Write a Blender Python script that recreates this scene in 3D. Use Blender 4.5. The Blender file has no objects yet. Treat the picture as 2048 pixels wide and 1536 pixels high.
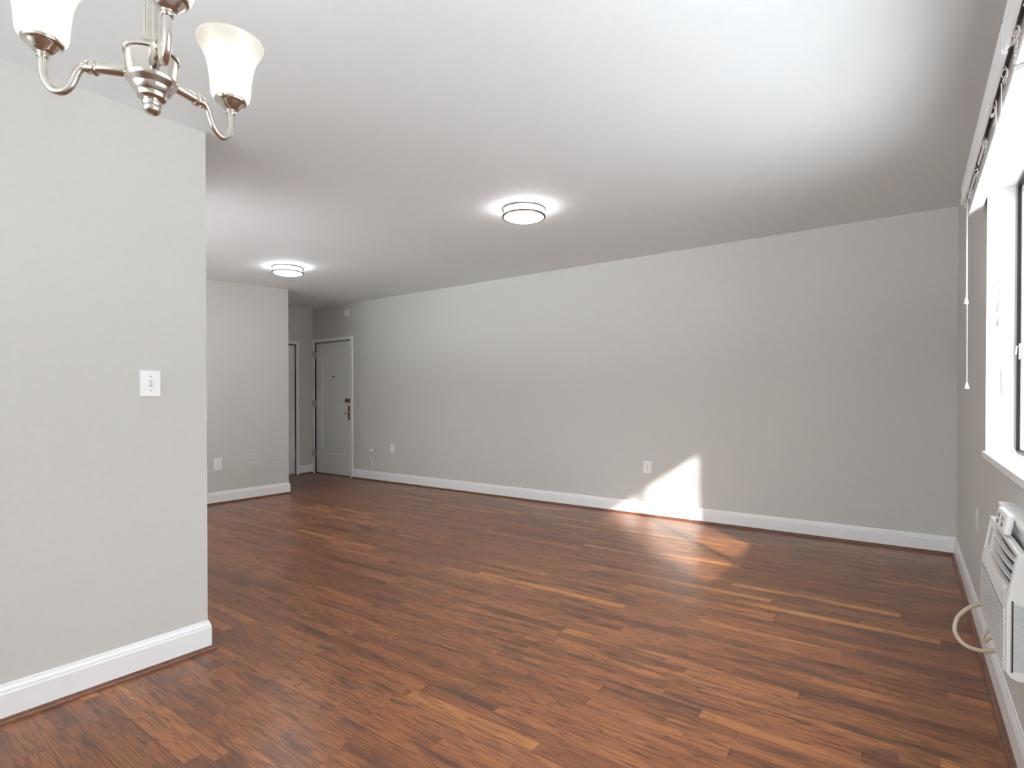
import bpy, bmesh, math, random
from mathutils import Vector, Matrix

scene = bpy.context.scene
C = bpy.data.collections.new("room")
scene.collection.children.link(C)
R = math.radians

# ------------------------------------------------------------------ camera, sky, sun, exposure
cam_d = bpy.data.cameras.new("camera")
cam = bpy.data.objects.new("camera", cam_d)
C.objects.link(cam)
cam.location = (0, 0, 1.15)
cam.rotation_euler = (R(90 - 0.482), 0, R(35.77))
cam_d.sensor_width = 36
cam_d.lens = 36 * 1102.04 / 2048
cam_d.shift_y = (808.72 - 768) / 2048
cam_d.clip_start = 0.02
scene.camera = cam

SKY = 5.0
SUN = 6.5
w = bpy.data.worlds.new("world")
scene.world = w
w.use_nodes = True
bg = w.node_tree.nodes["Background"]
bg.inputs[0].default_value = (0.92, 0.975, 1.05, 1)
# hazy sky, brighter overhead than at the horizon
_tc = w.node_tree.nodes.new("ShaderNodeTexCoord")
_sp = w.node_tree.nodes.new("ShaderNodeSeparateXYZ")
_mx = w.node_tree.nodes.new("ShaderNodeMath"); _mx.operation = 'MAXIMUM'; _mx.inputs[1].default_value = 0
_ma = w.node_tree.nodes.new("ShaderNodeMath"); _ma.operation = 'MULTIPLY_ADD'
_ma.inputs[1].default_value = 1.3 * SKY; _ma.inputs[2].default_value = 0.5 * SKY
w.node_tree.links.new(_tc.outputs["Generated"], _sp.inputs[0])
w.node_tree.links.new(_sp.outputs[2], _mx.inputs[0])
w.node_tree.links.new(_mx.outputs[0], _ma.inputs[0])
w.node_tree.links.new(_ma.outputs[0], bg.inputs[1])

sun_d = bpy.data.lights.new("sun", "SUN")
sun_d.energy = SUN
sun_d.angle = R(1.6)
sun_d.color = (1.0, 0.985, 0.96)
sun = bpy.data.objects.new("sun", sun_d)
C.objects.link(sun)
sun.location = (6, -6, 6)
sun.rotation_euler = Vector((-1.83, 1.81, -1.30)).to_track_quat('-Z', 'Y').to_euler()

vs = scene.view_settings
vs.view_transform = 'Standard'
vs.look = 'None'
vs.gamma = 1
vs.use_curve_mapping = False
vs.exposure = 0.9
scene.display_settings.display_device = 'sRGB'
scene.cycles.use_denoising = True
scene.cycles.max_bounces = 12
scene.cycles.diffuse_bounces = 8
scene.cycles.sample_clamp_indirect = 6

# ------------------------------------------------------------------ material helpers
def lin(r, g, b):
    f = lambda c: (c / 255) / 12.92 if c / 255 <= 0.04045 else ((c / 255 + 0.055) / 1.055) ** 2.4
    return (f(r), f(g), f(b), 1)

class NT:
    def __init__(s, name):
        s.m = bpy.data.materials.new(name)
        s.m.use_nodes = True
        s.t = s.m.node_tree
        s.b = s.t.nodes.get("Principled BSDF")
        s.out = s.t.nodes.get("Material Output")
    def n(s, typ, **kw):
        nd = s.t.nodes.new(typ)
        for k, v in kw.items(): setattr(nd, k, v)
        return nd
    def l(s, a, b): s.t.links.new(a, b)
    def put(s, sock, v):
        if hasattr(v, "links") or isinstance(v, bpy.types.NodeSocket): s.l(v, sock)
        else: sock.default_value = v
    def math(s, op, a, b=None, c=None):
        nd = s.n("ShaderNodeMath", operation=op)
        for i, v in enumerate((a, b, c)):
            if v is not None: s.put(nd.inputs[i], v)
        return nd.outputs[0]
    def comb(s, x, y, z):
        nd = s.n("ShaderNodeCombineXYZ")
        for i, v in enumerate((x, y, z)): s.put(nd.inputs[i], v)
        return nd.outputs[0]
    def ramp(s, fac, stops):
        nd = s.n("ShaderNodeValToRGB")
        s.l(fac, nd.inputs[0])
        el = nd.color_ramp.elements
        while len(el) < len(stops): el.new(0.5)
        for e, (p, c) in zip(el, stops): e.position = p; e.color = c
        return nd.outputs[0]
    def mix(s, fac, a, b, blend='MIX'):
        nd = s.n("ShaderNodeMix", data_type='RGBA', blend_type=blend)
        s.put(nd.inputs[0], fac); s.put(nd.inputs[6], a); s.put(nd.inputs[7], b)
        return nd.outputs[2]
    def bump(s, h, strength, dist=0.001):
        nd = s.n("ShaderNodeBump")
        nd.inputs["Strength"].default_value = strength
        nd.inputs["Distance"].default_value = dist
        s.l(h, nd.inputs["Height"]); s.l(nd.outputs[0], s.b.inputs["Normal"])

def paint(name, col, rough=0.5, spec=0.3, noise=0.0, scale=60, var=0.0):
    t = NT(name)
    t.b.inputs["Base Color"].default_value = col
    t.b.inputs["Roughness"].default_value = rough
    t.b.inputs["Specular IOR Level"].default_value = spec
    tc = t.n("ShaderNodeTexCoord")
    nz = t.n("ShaderNodeTexNoise")
    nz.inputs["Scale"].default_value = scale
    nz.inputs["Detail"].default_value = 4
    t.l(tc.outputs["Object"], nz.inputs["Vector"])
    if noise: t.bump(nz.outputs[0], noise)
    v = max(var, 0.01)
    lo = tuple(c * (1 - v) for c in col[:3]) + (1,)
    hi = tuple(min(1, c * (1 + v)) for c in col[:3]) + (1,)
    t.l(t.ramp(nz.outputs[0], [(0.3, lo), (0.7, hi)]), t.b.inputs["Base Color"])
    return t.m

def metal(name, col, rough, aniso=0.0):
    t = NT(name)
    t.b.inputs["Metallic"].default_value = 1
    t.b.inputs["Base Color"].default_value = col
    tc = t.n("ShaderNodeTexCoord"); nz = t.n("ShaderNodeTexNoise")
    nz.inputs["Scale"].default_value = 90
    t.l(tc.outputs["Object"], nz.inputs["Vector"])
    t.l(t.math('MULTIPLY_ADD', nz.outputs[0], 0.08, rough - 0.04), t.b.inputs["Roughness"])
    return t.m

M = {}
M['wall'] = paint("greige_wall_paint", (0.615, 0.605, 0.575, 1), 0.6, 0.25, 0.08, 45, 0.012)
M['ceiling'] = paint("white_ceiling_paint", (0.80, 0.84, 0.852, 1), 0.75, 0.2, 0.05, 30)
M['trim'] = paint("white_trim_gloss", (0.86, 0.86, 0.86, 1), 0.32, 0.45, 0.03, 25)
M['door'] = paint("white_door_paint", (0.80, 0.815, 0.815, 1), 0.35, 0.45, 0.03, 25)
M['plastic'] = paint("white_plastic", (0.86, 0.86, 0.85, 1), 0.3, 0.5)
M['painted_plate'] = paint("painted_over_plate", (0.64, 0.63, 0.60, 1), 0.5, 0.3)
M['ac'] = paint("air_conditioner_plastic", (0.78, 0.78, 0.76, 1), 0.4, 0.45)
M['ac_metal'] = paint("coil_fin_grey", (0.52, 0.53, 0.53, 1), 0.4, 0.5)
M['grille_slot'] = paint("grille_slot_grey", (0.22, 0.22, 0.22, 1), 0.5, 0.3)
M['dark'] = paint("dark_void", (0.03, 0.03, 0.03, 1), 0.6, 0.2)
M['gasket'] = paint("dark_window_gasket", (0.03, 0.03, 0.03, 1), 0.4, 0.4)
M['slot'] = paint("slot_grey", (0.10, 0.10, 0.10, 1), 0.5, 0.3)
M['screw'] = paint("screw_grey", (0.45, 0.45, 0.44, 1), 0.35, 0.5)
M['vinyl'] = paint("white_window_vinyl", (0.78, 0.79, 0.79, 1), 0.35, 0.45)
M['blind'] = paint("white_blind_slat", (0.86, 0.86, 0.85, 1), 0.4, 0.4)
M['blind_grey'] = paint("headrail_grey", (0.25, 0.25, 0.25, 1), 0.4, 0.4)
M['cord'] = paint("white_cord", (0.88, 0.88, 0.86, 1), 0.6, 0.3)
M['beige'] = paint("beige_cable", (0.52, 0.44, 0.34, 1), 0.4, 0.4)
M['shoe'] = paint("stained_shoe_moulding", lin(112, 72, 52), 0.35, 0.45, 0.05, 40, 0.25)
M['nickel'] = metal("brushed_nickel", (0.60, 0.565, 0.52, 1), 0.22)
M['ring'] = metal("bronzed_nickel_ring", (0.17, 0.14, 0.11, 1), 0.3)
M['brass'] = metal("aged_brass", (0.30, 0.20, 0.075, 1), 0.32)
M['hinge'] = metal("steel_hinge", (0.52, 0.51, 0.49, 1), 0.35)
M['blocker'] = paint("pale_blocker_render", (0.50, 0.47, 0.43, 1), 0.85, 0.1, 0.2, 20, 0.1)
M['lane'] = paint("grey_bounce_ground", (0.62, 0.62, 0.62, 1), 0.9, 0.1, 0.2, 3, 0.1)
M['ground'] = paint("pale_bounce_ground", (0.88, 0.88, 0.88, 1), 0.9, 0.1, 0.2, 3, 0.1)

def wood_floor():
    t = NT("stained_oak_strip_floor")
    tc = t.n("ShaderNodeTexCoord")
    sp = t.n("ShaderNodeSeparateXYZ"); t.l(tc.outputs["Object"], sp.inputs[0])
    X, Y = sp.outputs[0], sp.outputs[1]
    W = 0.0575
    yr = t.math('DIVIDE', Y, W)
    row = t.math('FLOOR', yr)
    fy = t.math('SUBTRACT', yr, row)
    def wn1(v):
        nd = t.n("ShaderNodeTexWhiteNoise", noise_dimensions='1D'); t.l(v, nd.inputs["W"]); return nd
    h1 = wn1(t.math('ADD', row, 0.37)).outputs[0]
    h2 = wn1(t.math('ADD', row, 91.7)).outputs[0]
    L = t.math('MULTIPLY_ADD', h2, 0.75, 0.5)
    xo = t.math('DIVIDE', t.math('MULTIPLY_ADD', h1, 9.0, X), L)
    seg = t.math('FLOOR', xo)
    fx = t.math('MULTIPLY', t.math('SUBTRACT', xo, seg), L)
    wn = t.n("ShaderNodeTexWhiteNoise", noise_dimensions='2D')
    t.l(t.comb(row, seg, 0.0), wn.inputs["Vector"])
    hv = wn.outputs[0]
    hs = t.n("ShaderNodeSeparateColor"); t.l(wn.outputs[1], hs.inputs[0])
    ha, hb = hs.outputs[0], hs.outputs[1]
    # plank tone
    base = t.ramp(hv, [(0.0, lin(120, 77, 53)), (0.2, lin(138, 88, 60)), (0.5, lin(150, 96, 64)),
                       (0.85, lin(159, 103, 68)), (0.95, lin(169, 111, 71)), (1.0, lin(196, 134, 80))])
    clean = t.math('MULTIPLY_ADD', t.math('GREATER_THAN', hv, 0.94), -0.40, 1.0)   # pale boards show less grain
    # broad smoky stains along the boards
    st = t.n("ShaderNodeTexNoise"); st.inputs["Scale"].default_value = 1.0; st.inputs["Detail"].default_value = 3
    t.l(t.comb(t.math('MULTIPLY_ADD', hb, 40, t.math('MULTIPLY', X, 3.0)), t.math('MULTIPLY', Y, 16.0), t.math('MULTIPLY', ha, 30)), st.inputs["Vector"])
    c = t.mix(t.ramp(st.outputs[0], [(0.51, (0, 0, 0, 1)), (0.70, (0.80, 0.80, 0.80, 1))]), base, lin(80, 60, 53))
    # fine pores
    gp = t.n("ShaderNodeTexNoise"); gp.inputs["Scale"].default_value = 1.0; gp.inputs["Detail"].default_value = 5; gp.inputs["Roughness"].default_value = 0.65
    t.l(t.comb(t.math('MULTIPLY_ADD', ha, 70, t.math('MULTIPLY', X, 7.0)), t.math('MULTIPLY', Y, 150.0), t.math('MULTIPLY', hb, 40)), gp.inputs["Vector"])
    c = t.mix(t.math('MULTIPLY', clean, t.ramp(gp.outputs[0], [(0.47, (0, 0, 0, 1)), (0.70, (0.72, 0.72, 0.72, 1))])), c, lin(78, 46, 32))
    # cathedral grain: contour bands of a stretched field
    cf = t.n("ShaderNodeTexNoise"); cf.inputs["Scale"].default_value = 1.0; cf.inputs["Detail"].default_value = 1.5
    t.l(t.comb(t.math('MULTIPLY_ADD', hb, 55, t.math('MULTIPLY', X, 2.4)), t.math('MULTIPLY', Y, 24.0), t.math('MULTIPLY', ha, 60)), cf.inputs["Vector"])
    band = t.math('SINE', t.math('MULTIPLY', cf.outputs[0], 46.0))
    bm_ = t.ramp(band, [(0.25, (0, 0, 0, 1)), (0.95, (0.68, 0.68, 0.68, 1))])
    c = t.mix(t.math('MULTIPLY', t.math('MULTIPLY', bm_, clean), t.math('MULTIPLY_ADD', gp.outputs[0], 1.0, 0.2)), c, lin(80, 49, 35))
    # joints
    ey = t.math('ABSOLUTE', t.math('SUBTRACT', fy, 0.5))
    jy = t.math('GREATER_THAN', ey, 0.485)
    jx = t.math('LESS_THAN', fx, 0.0022)
    j = t.math('MAXIMUM', jy, jx)
    c = t.mix(t.math('MULTIPLY', j, 0.55), c, lin(44, 27, 20))
    t.l(c, t.b.inputs["Base Color"])
    # satin finish
    rn = t.n("ShaderNodeTexNoise"); rn.inputs["Scale"].default_value = 2.2; rn.inputs["Detail"].default_value = 3
    t.l(tc.outputs["Object"], rn.inputs["Vector"])
    t.l(t.math('MULTIPLY_ADD', rn.outputs[0], 0.12, 0.25), t.b.inputs["Roughness"])
    t.b.inputs["Specular IOR Level"].default_value = 0.45
    hgt = t.math('SUBTRACT', t.math('MULTIPLY', gp.outputs[0], 0.4), j)
    t.bump(hgt, 0.12, 0.0006)
    return t.m
M['floor'] = wood_floor()

def glass_mat(name, tint):
    t = NT(name)
    t.t.nodes.remove(t.b)
    tr = t.n("ShaderNodeBsdfTransparent"); tr.inputs[0].default_value = tint
    gl = t.n("ShaderNodeBsdfGlossy"); gl.inputs["Roughness"].default_value = 0.02
    ge = t.n("ShaderNodeNewGeometry")
    dt = t.n("ShaderNodeVectorMath", operation='DOT_PRODUCT')
    t.l(ge.outputs["Incoming"], dt.inputs[0]); t.l(ge.outputs["Normal"], dt.inputs[1])
    k = t.math('SUBTRACT', 1.0, t.math('ABSOLUTE', dt.outputs["Value"]))
    fr = t.math('MULTIPLY_ADD', t.math('POWER', k, 5.0), 0.9, 0.04)
    mx = t.n("ShaderNodeMixShader")
    t.l(fr, mx.inputs[0]); t.l(tr.outputs[0], mx.inputs[1]); t.l(gl.outputs[0], mx.inputs[2])
    t.l(mx.outputs[0], t.out.inputs[0])
    return t.m
M['glass'] = glass_mat("tinted_window_glass", (0.93, 0.94, 0.935, 1))  # slight tint dims the daylight coming in; no screen is modelled
M['clear_glass'] = glass_mat("fill_window_glass", (0.98, 0.985, 0.98, 1))

def frosted():
    t = NT("frosted_alabaster_glass")
    t.t.nodes.remove(t.b)
    tl = t.n("ShaderNodeBsdfTranslucent"); tl.inputs[0].default_value = (0.66, 0.645, 0.605, 1)
    df = t.n("ShaderNodeBsdfDiffuse"); df.inputs[0].default_value = (0.9, 0.88, 0.84, 1)
    gl = t.n("ShaderNodeBsdfGlossy"); gl.inputs["Roughness"].default_value = 0.25
    tc = t.n("ShaderNodeTexCoord"); wv = t.n("ShaderNodeTexNoise"); wv.inputs["Scale"].default_value = 18
    t.l(tc.outputs["Object"], wv.inputs["Vector"])
    m1 = t.n("ShaderNodeMixShader")
    t.l(t.math('MULTIPLY_ADD', wv.outputs[0], 0.2, 0.3), m1.inputs[0])
    t.l(tl.outputs[0], m1.inputs[1]); t.l(df.outputs[0], m1.inputs[2])
    m2 = t.n("ShaderNodeMixShader"); m2.inputs[0].default_value = 0.05
    t.l(m1.outputs[0], m2.inputs[1]); t.l(gl.outputs[0], m2.inputs[2])
    t.l(m2.outputs[0], t.out.inputs[0])
    return t.m
M['frosted'] = frosted()

def emis(name, col, s):
    t = NT(name)
    t.b.inputs["Base Color"].default_value = (0.9, 0.9, 0.88, 1)
    t.b.inputs["Emission Color"].default_value = col
    t.b.inputs["Emission Strength"].default_value = s
    return t.m
M['bulb'] = emis("lit_bulb", (1.0, 0.96, 0.88, 1), 13.0)
M['diffuser'] = emis("lit_lamp_diffuser", (1.0, 0.995, 0.98, 1), 14.0)

# ------------------------------------------------------------------ geometry helpers
class MB:
    """collects shapes in room coordinates; build() links them as ONE mesh object"""
    def __init__(s): s.b = bmesh.new()
    def hexa(s, p):
        v = [s.b.verts.new(q) for q in p]
        for f in ((0, 3, 2, 1), (4, 5, 6, 7), (0, 1, 5, 4), (1, 2, 6, 5), (2, 3, 7, 6), (3, 0, 4, 7)):
            s.b.faces.new([v[i] for i in f])
        return s
    def box(s, x0, x1, y0, y1, z0, z1):
        return s.hexa([(x0, y0, z0), (x1, y0, z0), (x1, y1, z0), (x0, y1, z0), (x0, y0, z1), (x1, y0, z1), (x1, y1, z1), (x0, y1, z1)])
    def lathe(s, prof, o, axis=(0, 0, 1), n=32, flutes=0, fl=0.0):
        q = Vector((0, 0, 1)).rotation_difference(Vector(axis)).to_matrix()
        o = Vector(o); rings = []
        for r, z in prof:
            if r < 1e-6: rings.append([s.b.verts.new(o + q @ Vector((0, 0, z)))])
            else:
                ring = []
                for i in range(n):
                    a = 2 * math.pi * i / n
                    rr = r * (1 + fl * math.cos(flutes * a)) if flutes else r
                    ring.append(s.b.verts.new(o + q @ Vector((rr * math.cos(a), rr * math.sin(a), z))))
                rings.append(ring)
        for A, B in zip(rings, rings[1:]):
            if len(A) == 1 and len(B) == 1: continue
            for i in range(n):
                k = (i + 1) % n
                if len(A) == 1: s.b.faces.new((A[0], B[k], B[i]))
                elif len(B) == 1: s.b.faces.new((A[i], A[k], B[0]))
                else: s.b.faces.new((A[i], A[k], B[k], B[i]))
        return s
    def tube(s, pts, r, n=10, cap=True):
        pts = [Vector(p) for p in pts]
        rs = r if isinstance(r, (list, tuple)) else [r] * len(pts)
        T = []
        for i in range(len(pts)):
            a = pts[max(i - 1, 0)]; b = pts[min(i + 1, len(pts) - 1)]
            T.append((b - a).normalized())
        ref = Vector((0, 0, 1)) if abs(T[0].z) < 0.9 else Vector((1, 0, 0))
        N = (ref - T[0] * ref.dot(T[0])).normalized()
        rings = []
        for p, t, rr in zip(pts, T, rs):
            N = (N - t * N.dot(t)).normalized(); Bn = t.cross(N)
            rings.append([s.b.verts.new(p + (N * math.cos(2 * math.pi * i / n) + Bn * math.sin(2 * math.pi * i / n)) * rr) for i in range(n)])
        for A, B in zip(rings, rings[1:]):
            for i in range(n): s.b.faces.new((A[i], A[(i + 1) % n], B[(i + 1) % n], B[i]))
        if cap:
            s.b.faces.new(rings[0][::-1]); s.b.faces.new(rings[-1])
        return s
    def torus(s, o, Rr, r, n=48, k=10, zs=1.0):
        rings = []
        for i in range(n):
            a = 2 * math.pi * i / n
            rings.append([s.b.verts.new((o[0] + (Rr + r * math.cos(b)) * math.cos(a), o[1] + (Rr + r * math.cos(b)) * math.sin(a), o[2] + r * zs * math.sin(b)))
                          for b in (2 * math.pi * j / k for j in range(k))])
        for i in range(n):
            A, B = rings[i], rings[(i + 1) % n]
            for j in range(k): s.b.faces.new((A[j], B[j], B[(j + 1) % k], A[(j + 1) % k]))
        return s
    def sweep(s, path, prof, side):
        """profile (out, z) along a plan polyline with mitred corners; side=+1 puts 'out' on the left of the path"""
        P = [Vector((p[0], p[1])) for p in path]
        offs = []
        for i in range(len(P)):
            ns = []
            if i > 0: d = (P[i] - P[i - 1]).normalized(); ns.append(Vector((-d.y, d.x)) * side)
            if i < len(P) - 1: d = (P[i + 1] - P[i]).normalized(); ns.append(Vector((-d.y, d.x)) * side)
            if len(ns) == 2:
                m = (ns[0] + ns[1]).normalized(); offs.append(m / m.dot(ns[0]))
            else: offs.append(ns[0])
        rings = [[s.b.verts.new((p.x + o.x * a, p.y + o.y * a, z)) for a, z in prof] for p, o in zip(P, offs)]
        for A, B in zip(rings, rings[1:]):
            for j in range(len(prof)):
                k = (j + 1) % len(prof)
                s.b.faces.new((A[j], A[k], B[k], B[j]))
        s.b.faces.new(rings[0][::-1]); s.b.faces.new(rings[-1])
        return s
    def build(s, name, mat, parent=None, bevel=0.0, smooth=False, seg=2):
        bm = s.b
        bmesh.ops.recalc_face_normals(bm, faces=bm.faces)
        if parent is not None: org = world_loc(parent)
        else:
            xs = [v.co for v in bm.verts]
            org = Vector(((min(c.x for c in xs) + max(c.x for c in xs)) / 2, (min(c.y for c in xs) + max(c.y for c in xs)) / 2, min(c.z for c in xs)))
        bmesh.ops.translate(bm, verts=bm.verts, vec=-org)
        me = bpy.data.meshes.new(name)
        bm.to_mesh(me); bm.free()
        me.materials.append(mat)
        if smooth:
            for p in me.polygons: p.use_smooth = True
            me.set_sharp_from_angle(angle=R(38))
        o = bpy.data.objects.new(name, me)
        C.objects.link(o)
        if parent is not None: o.parent = parent
        else: o.location = org
        if bevel:
            md = o.modifiers.new("bevel", 'BEVEL'); md.width = bevel; md.segments = seg; md.limit_method = 'ANGLE'; md.angle_limit = R(40)
        return o

def world_loc(o):
    l = Vector(o.location)
    while o.parent: o = o.parent; l = l + Vector(o.location)
    return l
def box(name, mat, x0, x1, y0, y1, z0, z1, parent=None, bevel=0.0):
    return MB().box(x0, x1, y0, y1, z0, z1).build(name, mat, parent, bevel)
def thing(name, loc, label, cat, group=None):
    o = bpy.data.objects.new(name, None); C.objects.link(o)
    o.empty_display_size = 0.05; o.location = loc
    o['label'] = label; o['category'] = cat
    if group: o['group'] = group
    return o
def tag(o, label, cat, group=None):
    o['label'] = label; o['category'] = cat
    if group: o['group'] = group
    return o
def struct(o, label=None, cat=None):
    o['kind'] = 'structure'
    if label: o['label'] = label
    if cat: o['category'] = cat
    return o
def struct_empty(name, loc, label, cat):
    o = bpy.data.objects.new(name, None); C.objects.link(o); o.location = loc
    return struct(o, label, cat)

# ------------------------------------------------------------------ room shell
XL, YL = -2.62, 1.235          # near partition on the left: face and end corner
XR, YB = 0.289, 5.215          # window wall, long wall
XS, YS = -6.192, 3.893         # second partition and its end corner
XH = -7.624                    # hall end wall
YF = -1.55                     # wall behind the camera
XO = 0.45                      # outside face of window wall
WY0, WY1, WYM = 0.55, 3.35, 1.955   # window opening along the wall, mullion
WZ0, WZ1 = 0.89, 2.12
TOP = 2.75

CZ = [(-1.7, 2.363), (1.235, 2.363), (2.0, 2.405), (2.93, 2.462), (3.893, 2.497), (4.6, 2.537), (5.215, 2.5755), (5.4, 2.585)]
def ceil_z(y):
    for (a, za), (b, zb) in zip(CZ, CZ[1:]):
        if a <= y <= b: return za + (zb - za) * (y - a) / (b - a)
    return CZ[0][1] if y < CZ[0][0] else CZ[-1][1]

struct(box("floor", M['floor'], XH - 0.1, XO, YF - 0.1, YB + 0.1, -0.15, 0),
       "dark stained oak strip floor with a satin sheen", "floor")

cb = MB()
ny = 60
xa, xb = XH - 0.1, XO
lo = []; hi = []
ys = [YF - 0.1 + (YB + 0.1 - YF + 0.1) * i / ny for i in range(ny + 1)]
sm = lambda y: sum(ceil_z(y + d) for d in (-0.5, -0.3, -0.1, 0.1, 0.3, 0.5)) / 6 if 1.0 < y < 4.6 else ceil_z(y)
for y in ys:
    lo.append((cb.b.verts.new((xa, y, sm(y))), cb.b.verts.new((xb, y, sm(y)))))
    hi.append((cb.b.verts.new((xa, y, TOP + 0.1)), cb.b.verts.new((xb, y, TOP + 0.1))))
for i in range(ny):
    cb.b.faces.new((lo[i][0], lo[i + 1][0], lo[i + 1][1], lo[i][1]))
    cb.b.faces.new((hi[i][0], hi[i][1], hi[i + 1][1], hi[i + 1][0]))
    cb.b.faces.new((lo[i][0], hi[i][0], hi[i + 1][0], lo[i + 1][0]))
    cb.b.faces.new((lo[i][1], lo[i + 1][1], hi[i + 1][1], hi[i][1]))
cb.b.faces.new((lo[0][0], lo[0][1], hi[0][1], hi[0][0]))
cb.b.faces.new((lo[-1][0], hi[-1][0], hi[-1][1], lo[-1][1]))
struct(cb.build("ceiling", M['ceiling'], smooth=True), "smooth white painted ceiling", "ceiling")

# long wall, with the entry door opening
EX0, EX1, EZ = -7.575, -6.685, 2.04
b = MB()
b.box(XH - 0.1, EX0, YB, YB + 0.14, 0, TOP).box(EX1, XO, YB, YB + 0.14, 0, TOP).box(EX0, EX1, YB, YB + 0.14, EZ, TOP)
b.box(XH - 0.1, XO, YB + 0.14, YB + 0.20, -0.1, TOP)
struct(b.build("wall_back", M['wall']), "long plain greige wall behind the entry door", "wall")
# window wall
b = MB()
b.box(XR, XO, YF - 0.1, YB, 0, WZ0).box(XR, XO, YF - 0.1, YB, WZ1, TOP)
b.box(XR, XO, YF - 0.1, WY0, WZ0, WZ1).box(XR, XO, WY1, YB, WZ0, WZ1)
struct(b.build("wall_right", M['wall']), "greige window wall at the right edge", "wall")
# near partition (L shaped)
GX0, GX1, GZ0, GZ1 = -5.85, -3.35, 0.80, 2.27      # fill window, added out of view to light the deep end
b = MB()
for p, z0, z1 in [(((XL - 0.12, YF), (XL, YF), (XL, YL), (XL - 0.12, YL - 0.12)), 0, TOP),
                  (((GX1, YL - 0.12), (XL - 0.12, YL - 0.12), (XL, YL), (GX1, YL)), 0, TOP),
                  (((XS - 0.12, YL - 0.12), (GX0, YL - 0.12), (GX0, YL), (XS - 0.12, YL)), 0, TOP),
                  (((GX0, YL - 0.12), (GX1, YL - 0.12), (GX1, YL), (GX0, YL)), 0, GZ0),
                  (((GX0, YL - 0.12), (GX1, YL - 0.12), (GX1, YL), (GX0, YL)), GZ1, TOP)]:
    b.hexa([(x, y, z0) for x, y in p] + [(x, y, z1) for x, y in p])
bmesh.ops.remove_doubles(b.b, verts=b.b.verts, dist=1e-5)
struct(b.build("wall_left", M['wall']), "pale greige partition wall in the left foreground", "wall")
struct(box("wall_side", M['wall'], XH, XS, YL, YS, 0, TOP), "greige partition wall left of the hall", "wall")
CY0, CY1, CZT = 4.10, 4.918, 1.995
b = MB()
b.box(XH - 0.12, XH, YS, CY0, 0, TOP).box(XH - 0.12, XH, CY1, YB, 0, TOP).box(XH - 0.12, XH, CY0, CY1, CZT, TOP)
b.box(XH - 0.18, XH - 0.12, YS - 0.2, YB + 0.1, -0.1, TOP)
struct(b.build("wall_hall", M['wall']), "shaded hall end wall beside the entry door", "wall")
FX0, FX1, FZ0, FZ1 = -2.50, 0.15, 0.70, 2.27      # fill window, added behind the viewer for more daylight
b = MB()
b.box(XL - 0.12, FX0, YF - 0.12, YF, 0, TOP).box(FX1, XO, YF - 0.12, YF, 0, TOP).box(FX0, FX1, YF - 0.12, YF, 0, FZ0).box(FX0, FX1, YF - 0.12, YF, FZ1, TOP)
struct(b.build("wall_front", M['wall']), "greige wall behind the viewer", "wall")

# baseboards with stained shoe moulding
BP = [(0, 0.0), (0.013, 0.0), (0.013, 0.100), (0.0105, 0.108), (0.0105, 0.113), (0.006, 0.124), (0.004, 0.132), (0, 0.134)]
SP = [(0.013, 0), (0.031, 0)] + [(0.013 + 0.018 * math.cos(a), 0.018 * math.sin(a)) for a in (R(20), R(40), R(60), R(80))] + [(0.013, 0.018)]
def baseboard(name, path, side, label):
    o = struct(MB().sweep(path, BP, side).build(name, M['trim']), label, "baseboard")
    s_ = MB().sweep(path, SP, side)
    q = s_.build("shoe_moulding", M['shoe'], o)
    q['label'] = "brown stained quarter-round strip"
    return o
baseboard("baseboard_back", [(-6.637, YB), (XR, YB)], -1, "white baseboard along the long wall")
baseboard("baseboard_right", [(XR, YB - 0.013), (XR, YF)], -1, "white baseboard under the window")
baseboard("baseboard_left", [(XL, YF), (XL, YL), (XS + 0.0, YL)], -1, "white baseboard on the foreground partition")
baseboard("baseboard_side", [(XS, YL + 0.013), (XS, YS), (XH, YS)], -1, "white baseboard on the far partition")
baseboard("baseboard_hall", [(XH, 4.966), (XH, YB - 0.02)], -1, "short white baseboard in the hall corner")

# ------------------------------------------------------------------ entry door
d = struct_empty("door_1", (-7.13, YB, 0), "white single-panel entry door with brass lock in the hall corner", "door")
b = MB()
b.box(-7.622, EX0 + 0.0, YB - 0.02, YB + 0.12, 0, 2.09)
b.box(EX1, -6.638, YB - 0.02, YB + 0.12, 0, 2.09)
b.box(EX0, EX1, YB - 0.02, YB + 0.12, 2.045, 2.09)
b.box(EX0, EX0 + 0.012, YB + 0.075, YB + 0.12, 0, 2.045).box(EX1 - 0.012, EX1, YB + 0.075, YB + 0.12, 0, 2.045)
b.box(EX0, EX1, YB + 0.075, YB + 0.12, 2.02, 2.045)
b.build("door_frame", M['trim'], d, 0.004)
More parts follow.
